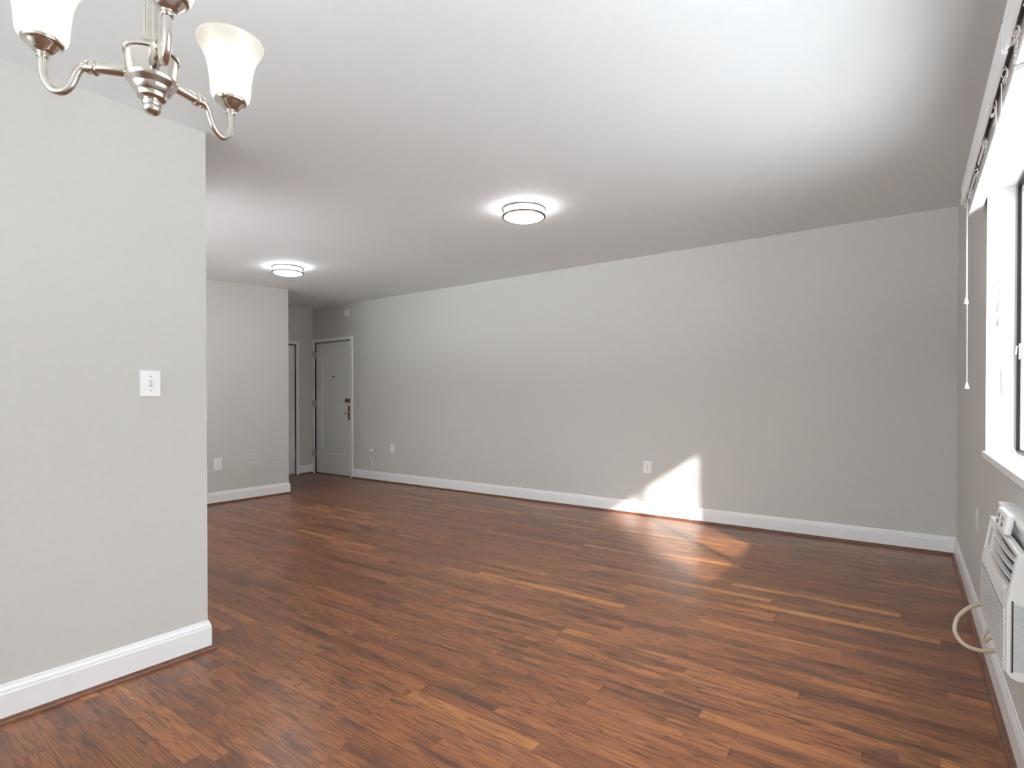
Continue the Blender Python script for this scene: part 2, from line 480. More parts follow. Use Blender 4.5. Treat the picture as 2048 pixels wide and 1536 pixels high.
# slab: stiles, rails and a sunk panel with a small moulding
DX0, DX1, DZ1 = EX0 + 0.003, EX1 - 0.003, 2.022
PX0, PX1, PZ0, PZ1 = -7.43, -6.84, 0.315, 1.885
f0, f1 = YB + 0.022, YB + 0.066
b = MB()
b.box(DX0, PX0, f0, f1, 0.012, DZ1).box(PX1, DX1, f0, f1, 0.012, DZ1)
b.box(PX0, PX1, f0, f1, 0.012, PZ0).box(PX0, PX1, f0, f1, PZ1, DZ1)
slab = b.build("door_leaf", M['door'], d)
box("recessed_panel", M['door'], PX0 - 0.005, PX1 + 0.005, f0 + 0.014, f0 + 0.035, PZ0 - 0.005, PZ1 + 0.005, slab)
b = MB()
m_ = 0.018
for (x0, x1, z0, z1, dx, dz) in ((PX0, PX0, PZ0, PZ1, 1, 0), (PX1, PX1, PZ0, PZ1, -1, 0), (PX0, PX1, PZ0, PZ0, 0, 1), (PX0, PX1, PZ1, PZ1, 0, -1)):
    if dx: b.hexa([(x0, f0, z0), (x0 + dx * m_, f0 + 0.0135, z0), (x0, f0 + 0.0135, z0), (x0 - dx * 0.001, f0 + 0.005, z0), (x0, f0, z1), (x0 + dx * m_, f0 + 0.0135, z1), (x0, f0 + 0.0135, z1), (x0 - dx * 0.001, f0 + 0.005, z1)])
    else: b.hexa([(x0, f0, z0), (x0, f0 + 0.0135, z0 + dz * m_), (x0, f0 + 0.0135, z0), (x0, f0 + 0.005, z0 - dz * 0.001), (x1, f0, z0), (x1, f0 + 0.0135, z0 + dz * m_), (x1, f0 + 0.0135, z0), (x1, f0 + 0.005, z0 - dz * 0.001)])
b.build("panel_moulding", M['door'], slab)
for z in (0.318, 1.099, 1.854):
    b = MB()
    b.tube([(-7.583, YB - 0.026, z - 0.058), (-7.583, YB - 0.026, z + 0.058)], 0.0075, 12)
    b.box(-7.612, -7.583, YB - 0.024, YB - 0.0195, z - 0.052, z + 0.052)
    b.box(-7.583, -7.562, YB - 0.024, f0, z - 0.052, z + 0.052)
    b.build("hinge", M['hinge'], d, 0, True)
MB().lathe([(0, 0.008), (0.006, 0.007), (0.009, 0.004), (0.009, -0.016)], (-7.139, f0, 1.504), (0, -1, 0), 16).build("peephole", M['slot'], d, 0, True)
# deadbolt thumb turn and lock escutcheon in aged brass
b = MB()
b.lathe([(0.034, 0.0), (0.034, 0.006), (0.026, 0.014), (0.014, 0.022), (0.013, 0.04), (0.022, 0.046), (0.030, 0.056), (0.031, 0.068), (0.025, 0.078), (0, 0.082)], (-6.735, f0, 1.138), (0, -1, 0), 28)
b.build("door_knob", M['brass'], d, 0, True)
lp = box("lock_plate", M['brass'], -6.772, -6.698, f0 - 0.016, f0, 0.852, 1.055, d, 0.004)
b = MB()
b.lathe([(0.020, 0), (0.020, 0.010), (0.012, 0.016), (0.012, 0.034), (0, 0.034)], (-6.735, f0 - 0.016, 0.955), (0, -1, 0), 20)
b.box(-6.80, -6.715, f0 - 0.058, f0 - 0.044, 0.944, 0.966)
b.build("thumb_turn", M['nickel'], lp, 0.003)
box("strike_guard", M['trim'], -6.700, -6.688, f0 - 0.006, f0, 0.03, 0.84, d, 0.002)
box("threshold", M['shoe'], EX0, EX1, YB + 0.001, YB + 0.12, 0.0005, 0.010, d)

# closet door in the hall end wall
d = struct_empty("door_2", (XH, 4.5, 0), "white closet door half hidden by the far partition", "door")
b = MB()
b.box(XH - 0.10, XH + 0.016, CY1, 4.964, 0, 2.04).box(XH - 0.10, XH + 0.016, CY0 - 0.046, CY0, 0, 2.04).box(XH - 0.10, XH + 0.016, CY0, CY1, CZT, 2.04)
b.build("door_frame", M['trim'], d, 0.004)
box("door_leaf", M['door'], XH - 0.062, XH - 0.022, CY0 + 0.003, CY1 - 0.003, 0.014, CZT - 0.012, d, 0.002)
for z in (0.33, 1.75):
    MB().tube([(XH - 0.016, CY1 - 0.004, z - 0.045), (XH - 0.016, CY1 - 0.004, z + 0.045)], 0.006, 10).build("hinge", M['hinge'], d, 0, True)

# ------------------------------------------------------------------ windows
def window(name, y0, y1, label, latch_y):
    d = struct_empty(name, (0.4, (y0 + y1) / 2, WZ0), label, "window")
    # painted reveal boards
    b = MB()
    b.box(XR - 0.001, 0.385, y0, y1, WZ1 - 0.008, WZ1)
    if y1 == WY1: b.box(XR - 0.001, 0.385, y1 - 0.008, y1, WZ0, WZ1 - 0.008)
    else: b.box(XR + 0.012, 0.385, y1 - 0.03, y1, WZ0, WZ1 - 0.008)
    if y0 == WY0: b.box(XR - 0.001, 0.385, y0, y0 + 0.008, WZ0, WZ1 - 0.008)
    else: b.box(XR + 0.012, 0.385, y0, y0 + 0.03, WZ0, WZ1 - 0.008)
    b.build("window_reveal", M['trim'], d)
    ya, yb = y0 + (0.008 if y0 == WY0 else 0.03), y1 - (0.008 if y1 == WY1 else 0.03)
    za, zb = WZ0 + 0.023, WZ1 - 0.008
    def ring(ya, yb, za, zb, t, x0, x1):
        return MB().box(x0, x1, ya, ya + t, za, zb).box(x0, x1, yb - t, yb, za, zb).box(x0, x1, ya + t, yb - t, za, za + t).box(x0, x1, ya + t, yb - t, zb - t, zb)
    ring(ya, yb, za, zb, 0.012, 0.392, XO).build("window_frame", M['gasket'], d)
    ya += 0.0125; yb -= 0.0125; za += 0.0125; zb -= 0.0125
    ym = (ya + yb) / 2
    for (p, q, x0, x1) in ((ya, ym + 0.022, 0.4255, 0.4475), (ym - 0.022, yb, 0.403, 0.425)):
        s_ = ring(p, q, za, zb, 0.034, x0, x1).build("sash", M['vinyl'], d, 0.003)
        box("pane", M['glass'], (x0 + x1) / 2 - 0.002, (x0 + x1) / 2 + 0.002, p + 0.033, q - 0.033, za + 0.033, zb - 0.033, s_)
        k = 0.004
        ring(p + 0.0342, q - 0.0342, za + 0.0342, zb - 0.0342, k, x0 + 0.0125, x0 + 0.016).build("glazing_bead", M['gasket'], s_)
    b = MB()
    b.box(0.396, 0.4028, latch_y - 0.010, latch_y + 0.010, 1.33, 1.40).tube([(0.399, latch_y, 1.385), (0.389, latch_y, 1.388), (0.386, latch_y, 1.352)], 0.0035, 8)
    b.build("latch", M['vinyl'], d, 0.002)
    box("window_sill", M['trim'], XR - 0.014, 0.392, max(y0, WY0), y1 - 0.0005, WZ0 - 0.006, WZ0 + 0.023, d, 0.003)
    return d
window("window_1", WYM, WY1, "white framed sliding window above the air conditioner", 3.312)
window("window_2", WY0, WYM, "second window nearer the viewer on the same wall", 1.90)

d = struct_empty("fill_window_rear", ((FX0 + FX1) / 2, YF - 0.06, FZ0), "unseen wide window added behind the viewer to light the room", "window")
b = MB()
for x0, x1, z0, z1 in ((FX0, FX0 + 0.05, FZ0, FZ1), (FX1 - 0.05, FX1, FZ0, FZ1), (-1.225, -1.175, FZ0 + 0.05, FZ1 - 0.05), (FX0 + 0.05, FX1 - 0.05, FZ0, FZ0 + 0.05), (FX0 + 0.05, FX1 - 0.05, FZ1 - 0.05, FZ1)):
    b.box(x0, x1, YF - 0.10, YF - 0.03, z0, z1)
b.build("window_frame", M['vinyl'], d)
for x0, x1 in ((FX0 + 0.05, -1.225), (-1.175, FX1 - 0.05)):
    box("pane", M['clear_glass'], x0, x1, YF - 0.068, YF - 0.064, FZ0 + 0.05, FZ1 - 0.05, d)

d = struct_empty("fill_window_side", ((GX0 + GX1) / 2, YL - 0.06, GZ0), "unseen window added in the hidden far side of the partition as fill light", "window")
b = MB()
gm = (GX0 + GX1) / 2
for x0, x1, z0, z1 in ((GX0, GX0 + 0.05, GZ0, GZ1), (GX1 - 0.05, GX1, GZ0, GZ1), (gm - 0.025, gm + 0.025, GZ0 + 0.05, GZ1 - 0.05), (GX0 + 0.05, GX1 - 0.05, GZ0, GZ0 + 0.05), (GX0 + 0.05, GX1 - 0.05, GZ1 - 0.05, GZ1)):
    b.box(x0, x1, YL - 0.11, YL - 0.04, z0, z1)
b.build("window_frame", M['vinyl'], d)
for x0, x1 in ((GX0 + 0.05, gm - 0.025), (gm + 0.025, GX1 - 0.05)):
    box("pane", M['clear_glass'], x0, x1, YL - 0.078, YL - 0.074, GZ0 + 0.05, GZ1 - 0.05, d)

# ------------------------------------------------------------------ outside: unseen, added to shape the daylight
struct(box("ground_bounce", M['ground'], -40, XO, -40, 60, -4.2, -4.0), "unseen ground outside, made pale to bounce daylight indoors", "ground")  # unseen; very pale so it throws daylight up to the ceiling
struct(box("ground_bounce_grey", M['lane'], XO, 60, -40, 60, -4.2, -4.0), "unseen ground outside the window, made greyer to bounce less light", "ground")  # unseen; greyer so less light bounces onto reveal and blind
struct(box("wall_sun_blocker", M['blocker'], XO + 0.01, 3.55, -9.0, -1.0, -4.0, 7.5), "unseen wing added outside to block the sun", "wall")  # added occluder, keeps sun off the nearer window

struct(box("sky_blocker_rear", M['blocker'], XL - 0.9, XO + 0.3, YF - 2.6, YF - 0.125, 2.95, 3.15), "unseen slab added to block overhead sky from the window behind the viewer", "light_blocker")  # added occluder, cuts high sky so the rear window lights walls and ceiling
struct(box("sky_blocker_side", M['blocker'], XS - 0.3, XL - 0.95, YL - 2.6, YL - 0.125, 2.95, 3.15), "unseen slab added to block overhead sky from the partition window", "light_blocker")  # same kind of added occluder for the partition fill window

# ------------------------------------------------------------------ chandelier
CX, CY = -1.26, 0.488
t = thing("chandelier", (CX, CY, ceil_z(CY)), "brushed nickel three-arm chandelier with frosted bell glass shades", "chandelier")
MB().lathe([(0, -0.032), (0.012, -0.032), (0.030, -0.026), (0.055, -0.014), (0.062, -0.004), (0.062, 0.0), (0, 0.0)], (CX, CY, ceil_z(CY)), n=40).build("canopy", M['nickel'], t, 0, True)
zt = ceil_z(CY) - 0.03
MB().lathe([(0, 1.868), (0.0165, 1.868), (0.0165, zt), (0, zt)], (CX, CY, 0), n=64, flutes=8, fl=0.10).build("stem", M['nickel'], t, 0, True)
MB().lathe([(0.018, 1.882), (0.020, 1.876), (0.024, 1.872), (0.034, 1.862), (0.040, 1.857), (0.0495, 1.853), (0.0495, 1.8485), (0.0455, 1.8465), (0.0455, 1.806), (0.0475, 1.803),
            (0.047, 1.799), (0.044, 1.795), (0.038, 1.788), (0.0365, 1.786), (0.0355, 1.782), (0.029, 1.775), (0.0275, 1.773), (0.0265, 1.770), (0.0255, 1.766), (0.018, 1.761), (0, 1.760)],
           (CX, CY, 0), n=48).build("hub", M['nickel'], t, 0, True)
MB().lathe([(0.008, 1.7655), (0.0150, 1.7635), (0.0178, 1.759), (0.0182, 1.755), (0.0166, 1.750), (0.0158, 1.749), (0.0168, 1.747), (0.0160, 1.741), (0.0115, 1.7355), (0.006, 1.733), (0, 1.7325)], (CX, CY, 0), n=32).build("finial", M['nickel'], t, 0, True)
def spline(cp, n=10):
    P = [Vector(c) for c in cp]; P = [P[0] * 2 - P[1]] + P + [P[-1] * 2 - P[-2]]
    out = []
    for i in range(1, len(P) - 2):
        for k in range(n):
            u = k / n
            a, b_, c_, d_ = P[i - 1], P[i], P[i + 1], P[i + 2]
            out.append(0.5 * ((2 * b_) + (-a + c_) * u + (2 * a - 5 * b_ + 4 * c_ - d_) * u * u + (-a + 3 * b_ - 3 * c_ + d_) * u ** 3))
    out.append(P[-2]); return out
RA = 0.197
for ang in (-134.3, 105.7, -14.3):
    ca, sa = math.cos(R(ang)), math.sin(R(ang))
    at = lambda r, z: (CX + ca * r, CY + sa * r, z)
    b = MB()
    ax = (ca, sa, 0)
    b.lathe([(0, 0.040), (0.0105, 0.040), (0.0105, 0.046), (0.0112, 0.047), (0.0108, 0.098), (0.0125, 0.099), (0.0148, 0.102), (0.0148, 0.105), (0.0102, 0.107), (0.0098, 0.111), (0.0128, 0.113), (0.0128, 0.117), (0.0090, 0.121), (0, 0.121)],
            (CX, CY, 1.8175), ax, 24, 0, 0)
    b.tube(spline([at(0.117, 1.8175), at(0.126, 1.8165), at(0.1345, 1.807), at(0.141, 1.792), at(0.150, 1.775), at(0.165, 1.7645), at(0.181, 1.768), at(0.192, 1.783), at(0.197, 1.802), at(RA, 1.836)], 8), 0.0074, 14)
    b.build("arm", M['nickel'], t, 0, True)
    MB().lathe([(0, 1.829), (0.0102, 1.829), (0.0108, 1.831), (0.0095, 1.833), (0.0095, 1.837), (0.011, 1.839), (0.0165, 1.8405), (0.018, 1.842), (0.0275, 1.853), (0.029, 1.855), (0.0335, 1.8565), (0.0350, 1.859), (0.0350, 1.8625), (0.030, 1.8625), (0, 1.8625)],
               (CX + ca * RA, CY + sa * RA, 0), n=40).build("shade_holder", M['nickel'], t, 0, True)
    prof = [(0.030, 1.8622), (0.0365, 1.8628), (0.0405, 1.868), (0.0425, 1.876), (0.0435, 1.89), (0.0450, 1.910), (0.0480, 1.932), (0.0530, 1.953), (0.0600, 1.970), (0.0670, 1.982), (0.0715, 1.990), (0.0730, 1.996), (0.0722, 1.999)]
    sh = MB().lathe(prof, (CX + ca * RA, CY + sa * RA, 0), n=56).build("glass_shade", M['frosted'], t, 0, True)
    md = sh.modifiers.new("thickness", 'SOLIDIFY'); md.thickness = 0.0025; md.offset = -1
    MB().lathe([(0, 1.863), (0.013, 1.863), (0.013, 1.885), (0.017, 1.892), (0.024, 1.905), (0.0275, 1.920), (0.0265, 1.935), (0.020, 1.947), (0.010, 1.953), (0, 1.954)],
               (CX + ca * RA, CY + sa * RA, 0), n=24).build("light_bulb", M['bulb'], t, 0, True)

# ------------------------------------------------------------------ flush ceiling lights
def flush_light(x, y, label):
    z = ceil_z(y) + 0.004
    t = thing("ceiling_light", (x, y, z), label, "ceiling light", "flush ceiling lights with two nickel rings")
    MB().lathe([(0, 0), (0.135, 0), (0.135, -0.012), (0, -0.012)], (x, y, z), n=56).build("backplate", M['nickel'], t, 0, True)
    MB().lathe([(0.130, -0.012), (0.134, -0.016), (0.136, -0.064), (0.128, -0.074), (0.100, -0.082), (0.055, -0.088), (0, -0.090)], (x, y, z), n=64).build("glass_diffuser", M['diffuser'], t, 0, True)
    for dz in (-0.020, -0.066):
        MB().lathe([(0.1365, dz - 0.006), (0.1480, dz - 0.006), (0.1495, dz - 0.003), (0.1495, dz + 0.003), (0.1480, dz + 0.006), (0.1365, dz + 0.006), (0.1365, dz - 0.006)], (x, y, z), n=72).build("ring", M['ring'], t, 0, True)
    for a in (35, 155, 275):
        px, py = x + 0.1425 * math.cos(R(a)), y + 0.1425 * math.sin(R(a))
        MB().tube([(px, py, z - 0.062), (px, py, z - 0.024)], 0.0035, 10).build("post", M['nickel'], t, 0, True)
    return t
flush_light(-2.155, 3.13, "round flush ceiling light nearer the viewer, above open floor")
flush_light(-5.0, 3.14, "round flush ceiling light near the hall and the far partition")

# ------------------------------------------------------------------ wall plates
AX = {'back': (Vector((1, 0, 0)), Vector((0, -1, 0))), 'left': (Vector((0, 1, 0)), Vector((1, 0, 0))),
      'side': (Vector((0, 1, 0)), Vector((1, 0, 0))), 'right': (Vector((0, -1, 0)), Vector((-1, 0, 0)))}
def plate(name, wall, c, w, h, mat, label, cat, kind, group=None):
    """cover plate centred at c on a wall; kind picks what is on it"""
    U, N = AX[wall]; c = Vector(c); V = Vector((0, 0, 1))
    t = thing(name, c - V * h / 2, label, cat, group)
    def hx(mb, u0, u1, v0, v1, n0, n1, taper=0.0):
        q = []
        for nn, tp in ((n0, 0), (n1, taper)):
            for uu, vv in ((u0 + tp, v0 + tp), (u1 - tp, v0 + tp), (u1 - tp, v1 - tp), (u0 + tp, v1 - tp)):
                q.append(c + U * uu + V * vv + N * nn)
        return mb.hexa(q)
    hx(MB(), -w / 2, w / 2, -h / 2, h / 2, 0.0, 0.006, 0.003).build("cover_plate", mat, t, 0.0015)
    def screw(v):
        MB().lathe([(0, 0.0075), (0.0025, 0.007), (0.0035, 0.0058), (0, 0.0055)], c + V * v, N, 12).build("screw", M['screw'], t, 0, True)
    if kind == 'switch':
        hx(MB(), -0.006, 0.006, -0.0135, 0.0135, 0.006, 0.0066).build("switch_slot", M['screw'], t)
        m = MB(); m.hexa([c + U * u + V * v + N * n for (u, v, n) in ((-.0045, -.008, .0062), (.0045, -.008, .0062), (.0045, .005, .0062), (-.0045, .005, .0062), (-.004, .003, .017), (.004, .003, .017), (.004, .010, .015), (-.004, .010, .015))])
        m.build("toggle", M['plastic'], t, 0.001)
        screw(0.030); screw(-0.030)
    elif kind in ('outlet', 'painted_outlet'):
        for s_ in (1, -1):
            v = 0.0195 * s_
            f = hx(MB(), -0.0165, 0.0165, v - 0.014, v + 0.014, 0.006, 0.008, 0.001).build("receptacle", mat, t, 0.002)
            m = MB()
            hx(m, -0.0075, -0.0050, v - 0.003, v + 0.007, 0.008, 0.0083); hx(m, 0.0050, 0.0075, v - 0.003, v + 0.006, 0.008, 0.0083)
            hx(m, -0.0025, 0.0025, v - 0.010, v - 0.005, 0.008, 0.0083)
            m.build("socket_slots", M['slot'] if kind == 'outlet' else M['screw'], f)
        screw(0.0)
    elif kind == 'jack':
        m = hx(MB(), -0.008, 0.008, -0.004, 0.014, 0.006, 0.0085).build("jack_housing", mat, t, 0.001)
        hx(MB(), -0.005, 0.005, -0.001, 0.009, 0.0085, 0.0088).build("jack_opening", M['slot'], m)
        screw(0.040); screw(-0.040)
    elif kind == 'coax':
        MB().lathe([(0.0075, 0.0055), (0.0075, 0.009), (0.0048, 0.0092), (0.0048, 0.017), (0.002, 0.017), (0.002, 0.012), (0, 0.012)], c, N, 18).build("coax_connector", M['hinge'], t, 0, True)
        screw(0.040); screw(-0.040)
    elif kind == 'blank':
        screw(0.040); screw(-0.040)
    return t
plate("light_switch", 'left', (XL, 1.0035, 1.2185), 0.081, 0.114, M['plastic'], "white toggle light switch on the left foreground partition", "light switch", 'switch')
plate("light_switch", 'back', (-6.509, YB, 1.306), 0.071, 0.115, M['painted_plate'], "small light switch on the long wall just right of the entry door", "light switch", 'switch')
plate("wall_outlet", 'side', (XS, 3.0345, 0.437), 0.088, 0.135, M['plastic'], "white wall outlet on the far partition, left of two beige jack plates", "outlet", 'outlet')
plate("phone_jack", 'side', (XS, 3.4285, 0.4545), 0.077, 0.130, M['painted_plate'], "beige painted jack plate, middle of three plates on the far partition", "wall jack", 'jack')
plate("cable_jack", 'side', (XS, 3.683, 0.4325), 0.070, 0.115, M['painted_plate'], "small beige cable plate nearest the far partition's hall corner", "wall jack", 'coax')
plate("wall_outlet", 'back', (-2.101, YB, 0.483), 0.088, 0.124, M['plastic'], "white outlet on the long wall beside the triangular sun patch", "outlet", 'outlet')
plate("blank_plate", 'back', (-5.79, YB, 0.476), 0.086, 0.120, M['plastic'], "blank white cover plate on the long wall, right of the plugged-in cord", "cover plate", 'blank')
plate("wall_outlet", 'back', (-6.195, YB, 0.430), 0.066, 0.110, M['painted_plate'], "small outlet with a white cord plugged in, near the entry door", "outlet", 'outlet')
plate("wall_outlet", 'right', (XR, 3.706, 0.536), 0.075, 0.115, M['painted_plate'], "painted-over outlet on the window wall beyond the air conditioner", "outlet", 'painted_outlet')

# plug and its cord in the outlet near the entry door
t = thing("plug_cord", (-6.215, YB - 0.01, 0.15), "white plug with a short cord hanging to the baseboard near the entry door", "cord")
MB().box(-6.222, -6.192, YB - 0.045, YB - 0.0086, 0.415, 0.452).build("plug", M['plastic'], t, 0.005)
MB().tube(spline([(-6.207, YB - 0.04, 0.42), (-6.235, YB - 0.045, 0.395), (-6.240, YB - 0.030, 0.355), (-6.213, YB - 0.012, 0.31), (-6.205, YB - 0.010, 0.25), (-6.203, YB - 0.010, 0.20), (-6.18, YB - 0.011, 0.152)], 8), 0.0055, 10).build("cable", M['plastic'], t, 0, True)
# small sensor box high on the long wall
t = thing("wall_sensor", (-6.759, YB, 2.388), "small white sensor box high on the long wall above the entry door", "sensor")
box("housing", M['plastic'], -6.799, -6.719, YB - 0.028, YB, 2.388, 2.482, t, 0.005)
box("cover_seam", M['screw'], -6.799, -6.719, YB - 0.0286, YB - 0.0275, 2.405, 2.407, t)

# ------------------------------------------------------------------ air conditioner under the window
AY0, AY1 = 1.838, 2.412
t = thing("air_conditioner", (XR, (AY0 + AY1) / 2, 0.45), "white through-wall air conditioner with curved louvers under the window", "air conditioner")
b = MB()
pr = [(XR, 0.450), (0.214, 0.450), (0.205, 0.456), (0.2010, 0.468), (0.2010, 0.632), (0.238, 0.640), (0.254, 0.745), (0.254, 0.765), (XR, 0.765)]
lo = [b.b.verts.new((x, AY0 + 0.012, z)) for x, z in pr]; hi = [b.b.verts.new((x, AY1 - 0.012, z)) for x, z in pr]
for i in range(len(pr)):
    k = (i + 1) % len(pr); b.b.faces.new((lo[i], lo[k], hi[k], hi[i]))
b.b.faces.new(lo); b.b.faces.new(hi[::-1])
b.build("cabinet", M['ac'], t, 0.004)
# front upper section, tilted back
A0, A1 = Vector((0.200, 0, 0.628)), Vector((0.2215, 0, 0.766))
UP = A1 - A0; NO = Vector((-UP.z, 0, UP.x)).normalized()
def tq(y, s_, o): p = A0 + UP * s_ + NO * o; return (p.x, y, p.z)
def tb(mb, y0, y1, s0, s1, o0, o1):
    return mb.hexa([tq(y0, s0, o0), tq(y1, s0, o0), tq(y1, s1, o0), tq(y0, s1, o0), tq(y0, s0, o1), tq(y1, s0, o1), tq(y1, s1, o1), tq(y0, s1, o1)])
LY0, LY1 = AY0 + 0.028, AY1 - 0.135       # air outlet
KY0, KY1 = AY1 - 0.115, AY1 - 0.022       # control window
b = MB()
S0, S1 = 0.24, 0.92
E0, E1 = AY0 + 0.0125, AY1 - 0.0125
tb(b, E0, E1, 0.0, S0, -0.020, 0); tb(b, E0, E1, S1, 1.0, -0.020, 0)
tb(b, E0, LY0, S0, S1, -0.020, 0); tb(b, LY1, KY0, S0, S1, -0.020, 0); tb(b, KY1, E1, S0, S1, -0.020, 0)
b.build("front_frame", M['ac'], t, 0.002)
b = MB(); tb(b, LY0, LY1, S0, S1, -0.0295, -0.0280); b.build("outlet_cavity", M['dark'], t)
for i, s0 in enumerate((0.30, 0.47, 0.64, 0.81)):
    b = MB(); n = 16
    for k in range(n):
        ya = LY0 + (LY1 - LY0) * k / n; yb = LY0 + (LY1 - LY0) * (k + 1) / n
        bow = lambda q: s0 + 0.02 - 0.075 * math.sin(math.pi * q / n)
        ca, cb_ = bow(k), bow(k + 1)
        h = 0.034
        b.hexa([tq(ya, ca, -0.009), tq(yb, cb_, -0.009), tq(yb, cb_ + h, -0.009), tq(ya, ca + h, -0.009), tq(ya, ca - 0.01, 0.0005), tq(yb, cb_ - 0.01, 0.0005), tq(yb, cb_ + h - 0.01, 0.0005), tq(ya, ca + h - 0.01, 0.0005)])
    b.build("louver", M['ac'], t)
b = MB(); tb(b, LY0 + 0.035, LY0 + 0.055, S0 - 0.01, S0 + 0.07, -0.004, 0.006); b.build("louver_tab", M['ac'], t, 0.002)
b = MB()
for k in range(9):
    yv = LY0 + (LY1 - LY0) * (k + 0.5) / 9
    tb(b, yv - 0.0015, yv + 0.0015, S0 + 0.01, S1 - 0.01, -0.0275, -0.0195)
b.build("vane_row", M['grille_slot'], t)
b = MB(); tb(b, KY0, KY1, S0, S1, -0.020, -0.004)
cp = b.build("control_panel", M['ac'], t, 0.002)
b = MB(); tb(b, KY0 + 0.018, KY1 - 0.018, 0.38, 0.80, -0.004, -0.0032); b.build("control_door", M['ac_metal'], cp)
b = MB(); tb(b, LY0 + 0.05, LY0 + 0.066, 0.045, 0.10, 0, 0.0015); b.build("badge", M['screw'], t)
# lower intake grille
gp = box("front_grille", M['ac'], 0.1975, 0.2008, AY0 + 0.022, AY1 - 0.014, 0.462, 0.622, t, 0.001)
b = MB()
for k in range(13):
    z = 0.474 + k * 0.0112
    b.box(0.1960, 0.1980, AY0 + 0.034, AY1 - 0.05, z, z + 0.0052)
b.build("grille_ribs", M['ac'], gp)
b = MB()
for k in range(13):
    z = 0.4796 + k * 0.0112
    b.box(0.1970, 0.1976, AY0 + 0.034, AY1 - 0.05, z, z + 0.0052)
b.build("grille_slots", M['grille_slot'], gp)
# near end cheek with coil fins and a long slot
pr2 = [(XR, 0.450), (0.220, 0.450), (0.209, 0.455), (0.2005, 0.468), (0.2005, 0.628), (0.2215, 0.7655), (XR, 0.7655)]
for ya, yb in ((AY0, AY0 + 0.012), (AY1 - 0.012, AY1)):
    b = MB()
    lo = [b.b.verts.new((x, ya, z)) for x, z in pr2]; hi = [b.b.verts.new((x, yb, z)) for x, z in pr2]
    for i in range(len(pr2)):
        k = (i + 1) % len(pr2); b.b.faces.new((lo[i], lo[k], hi[k], hi[i]))
    b.b.faces.new(lo); b.b.faces.new(hi[::-1])
    b.build("end_cheek", M['ac'], t, 0.002)
b = MB()
for k in range(44):
    z = 0.474 + k * 0.0038
    b.box(0.2145, 0.283, AY0 - 0.0016, AY0 + 0.001, z, z + 0.0019)
sv = b.build("side_fins", M['ac_metal'], t)
box("vent_trim_bar", M['hinge'], 0.2085, 0.2112, AY0 - 0.003, AY0 + 0.001, 0.470, 0.648, sv, 0.0005)
box("vent_gap", M['dark'], 0.2112, 0.2135, AY0 - 0.0008, AY0 + 0.001, 0.470, 0.648, sv)
# ledge over the unit
b = MB()
b.box(0.2425, XR, 1.60, AY1 + 0.022, 0.797, 0.812).box(0.252, XR, 1.60, AY1 + 0.006, 0.7655, 0.797)
b.build("top_trim", M['ac'], t, 0.002)
# power cable looping out from under the unit
pts = [(0.222, 2.418, 0.478), (0.204, 2.40, 0.474), (0.166, 2.35, 0.466), (0.134, 2.315, 0.438), (0.1235, 2.275, 0.408), (0.133, 2.235, 0.391), (0.151, 2.20, 0.387), (0.182, 2.15, 0.400), (0.205, 2.10, 0.426), (0.225, 2.07, 0.447)]
MB().tube(spline(pts, 8), 0.0062, 12).build("power_cable", M['beige'], t, 0, True)
MB().tube(spline([(0.222, 2.262, 0.452), (0.205, 2.25, 0.437), (0.191, 2.238, 0.413), (0.193, 2.215, 0.410), (0.205, 2.19, 0.432), (0.222, 2.175, 0.452)], 6), 0.005, 10).build("cable_clip", M['beige'], t, 0, True)

# two-socket power tap resting on top of the unit, tipped against the ledge
TP = Vector((0.2305, 2.103, 0.7995))
t = thing("power_tap", (TP.x, TP.y, 0.7665), "white two-socket power tap lying on the air conditioner", "power outlet")
rot = Matrix.Rotation(R(2), 3, 'Z') @ Matrix.Rotation(R(9), 3, 'Y')
def tap(mb, n0, n1, u0, u1, v0, v1):   # n: out of the face, u: towards the viewer, v: up
    q = []
    for vv in (v0, v1):
        for nn, uu in ((n0, u0), (n1, u0), (n1, u1), (n0, u1)):
            q.append(TP + rot @ Vector((-nn, -uu, vv)))
    return mb.hexa(q)
tap(MB(), -0.0055, 0.012, -0.100, 0.052, -0.030, 0.030).build("housing", M['plastic'], t, 0.007, True, 4)
for u in (-0.058, 0.008):
    fo = tap(MB(), 0.0118, 0.0128, u - 0.029, u + 0.029, -0.020, 0.020).build("socket", M['plastic'], t, 0.002)
    b = MB()
    tap(b, 0.0128, 0.0132, u - 0.014, u - 0.008, 0.002, 0.016); tap(b, 0.0128, 0.0132, u + 0.007, u + 0.013, 0.003, 0.015)
    tap(b, 0.0128, 0.0132, u - 0.009, u + 0.008, -0.014, -0.004)
    b.build("socket_slots", M['slot'], fo)

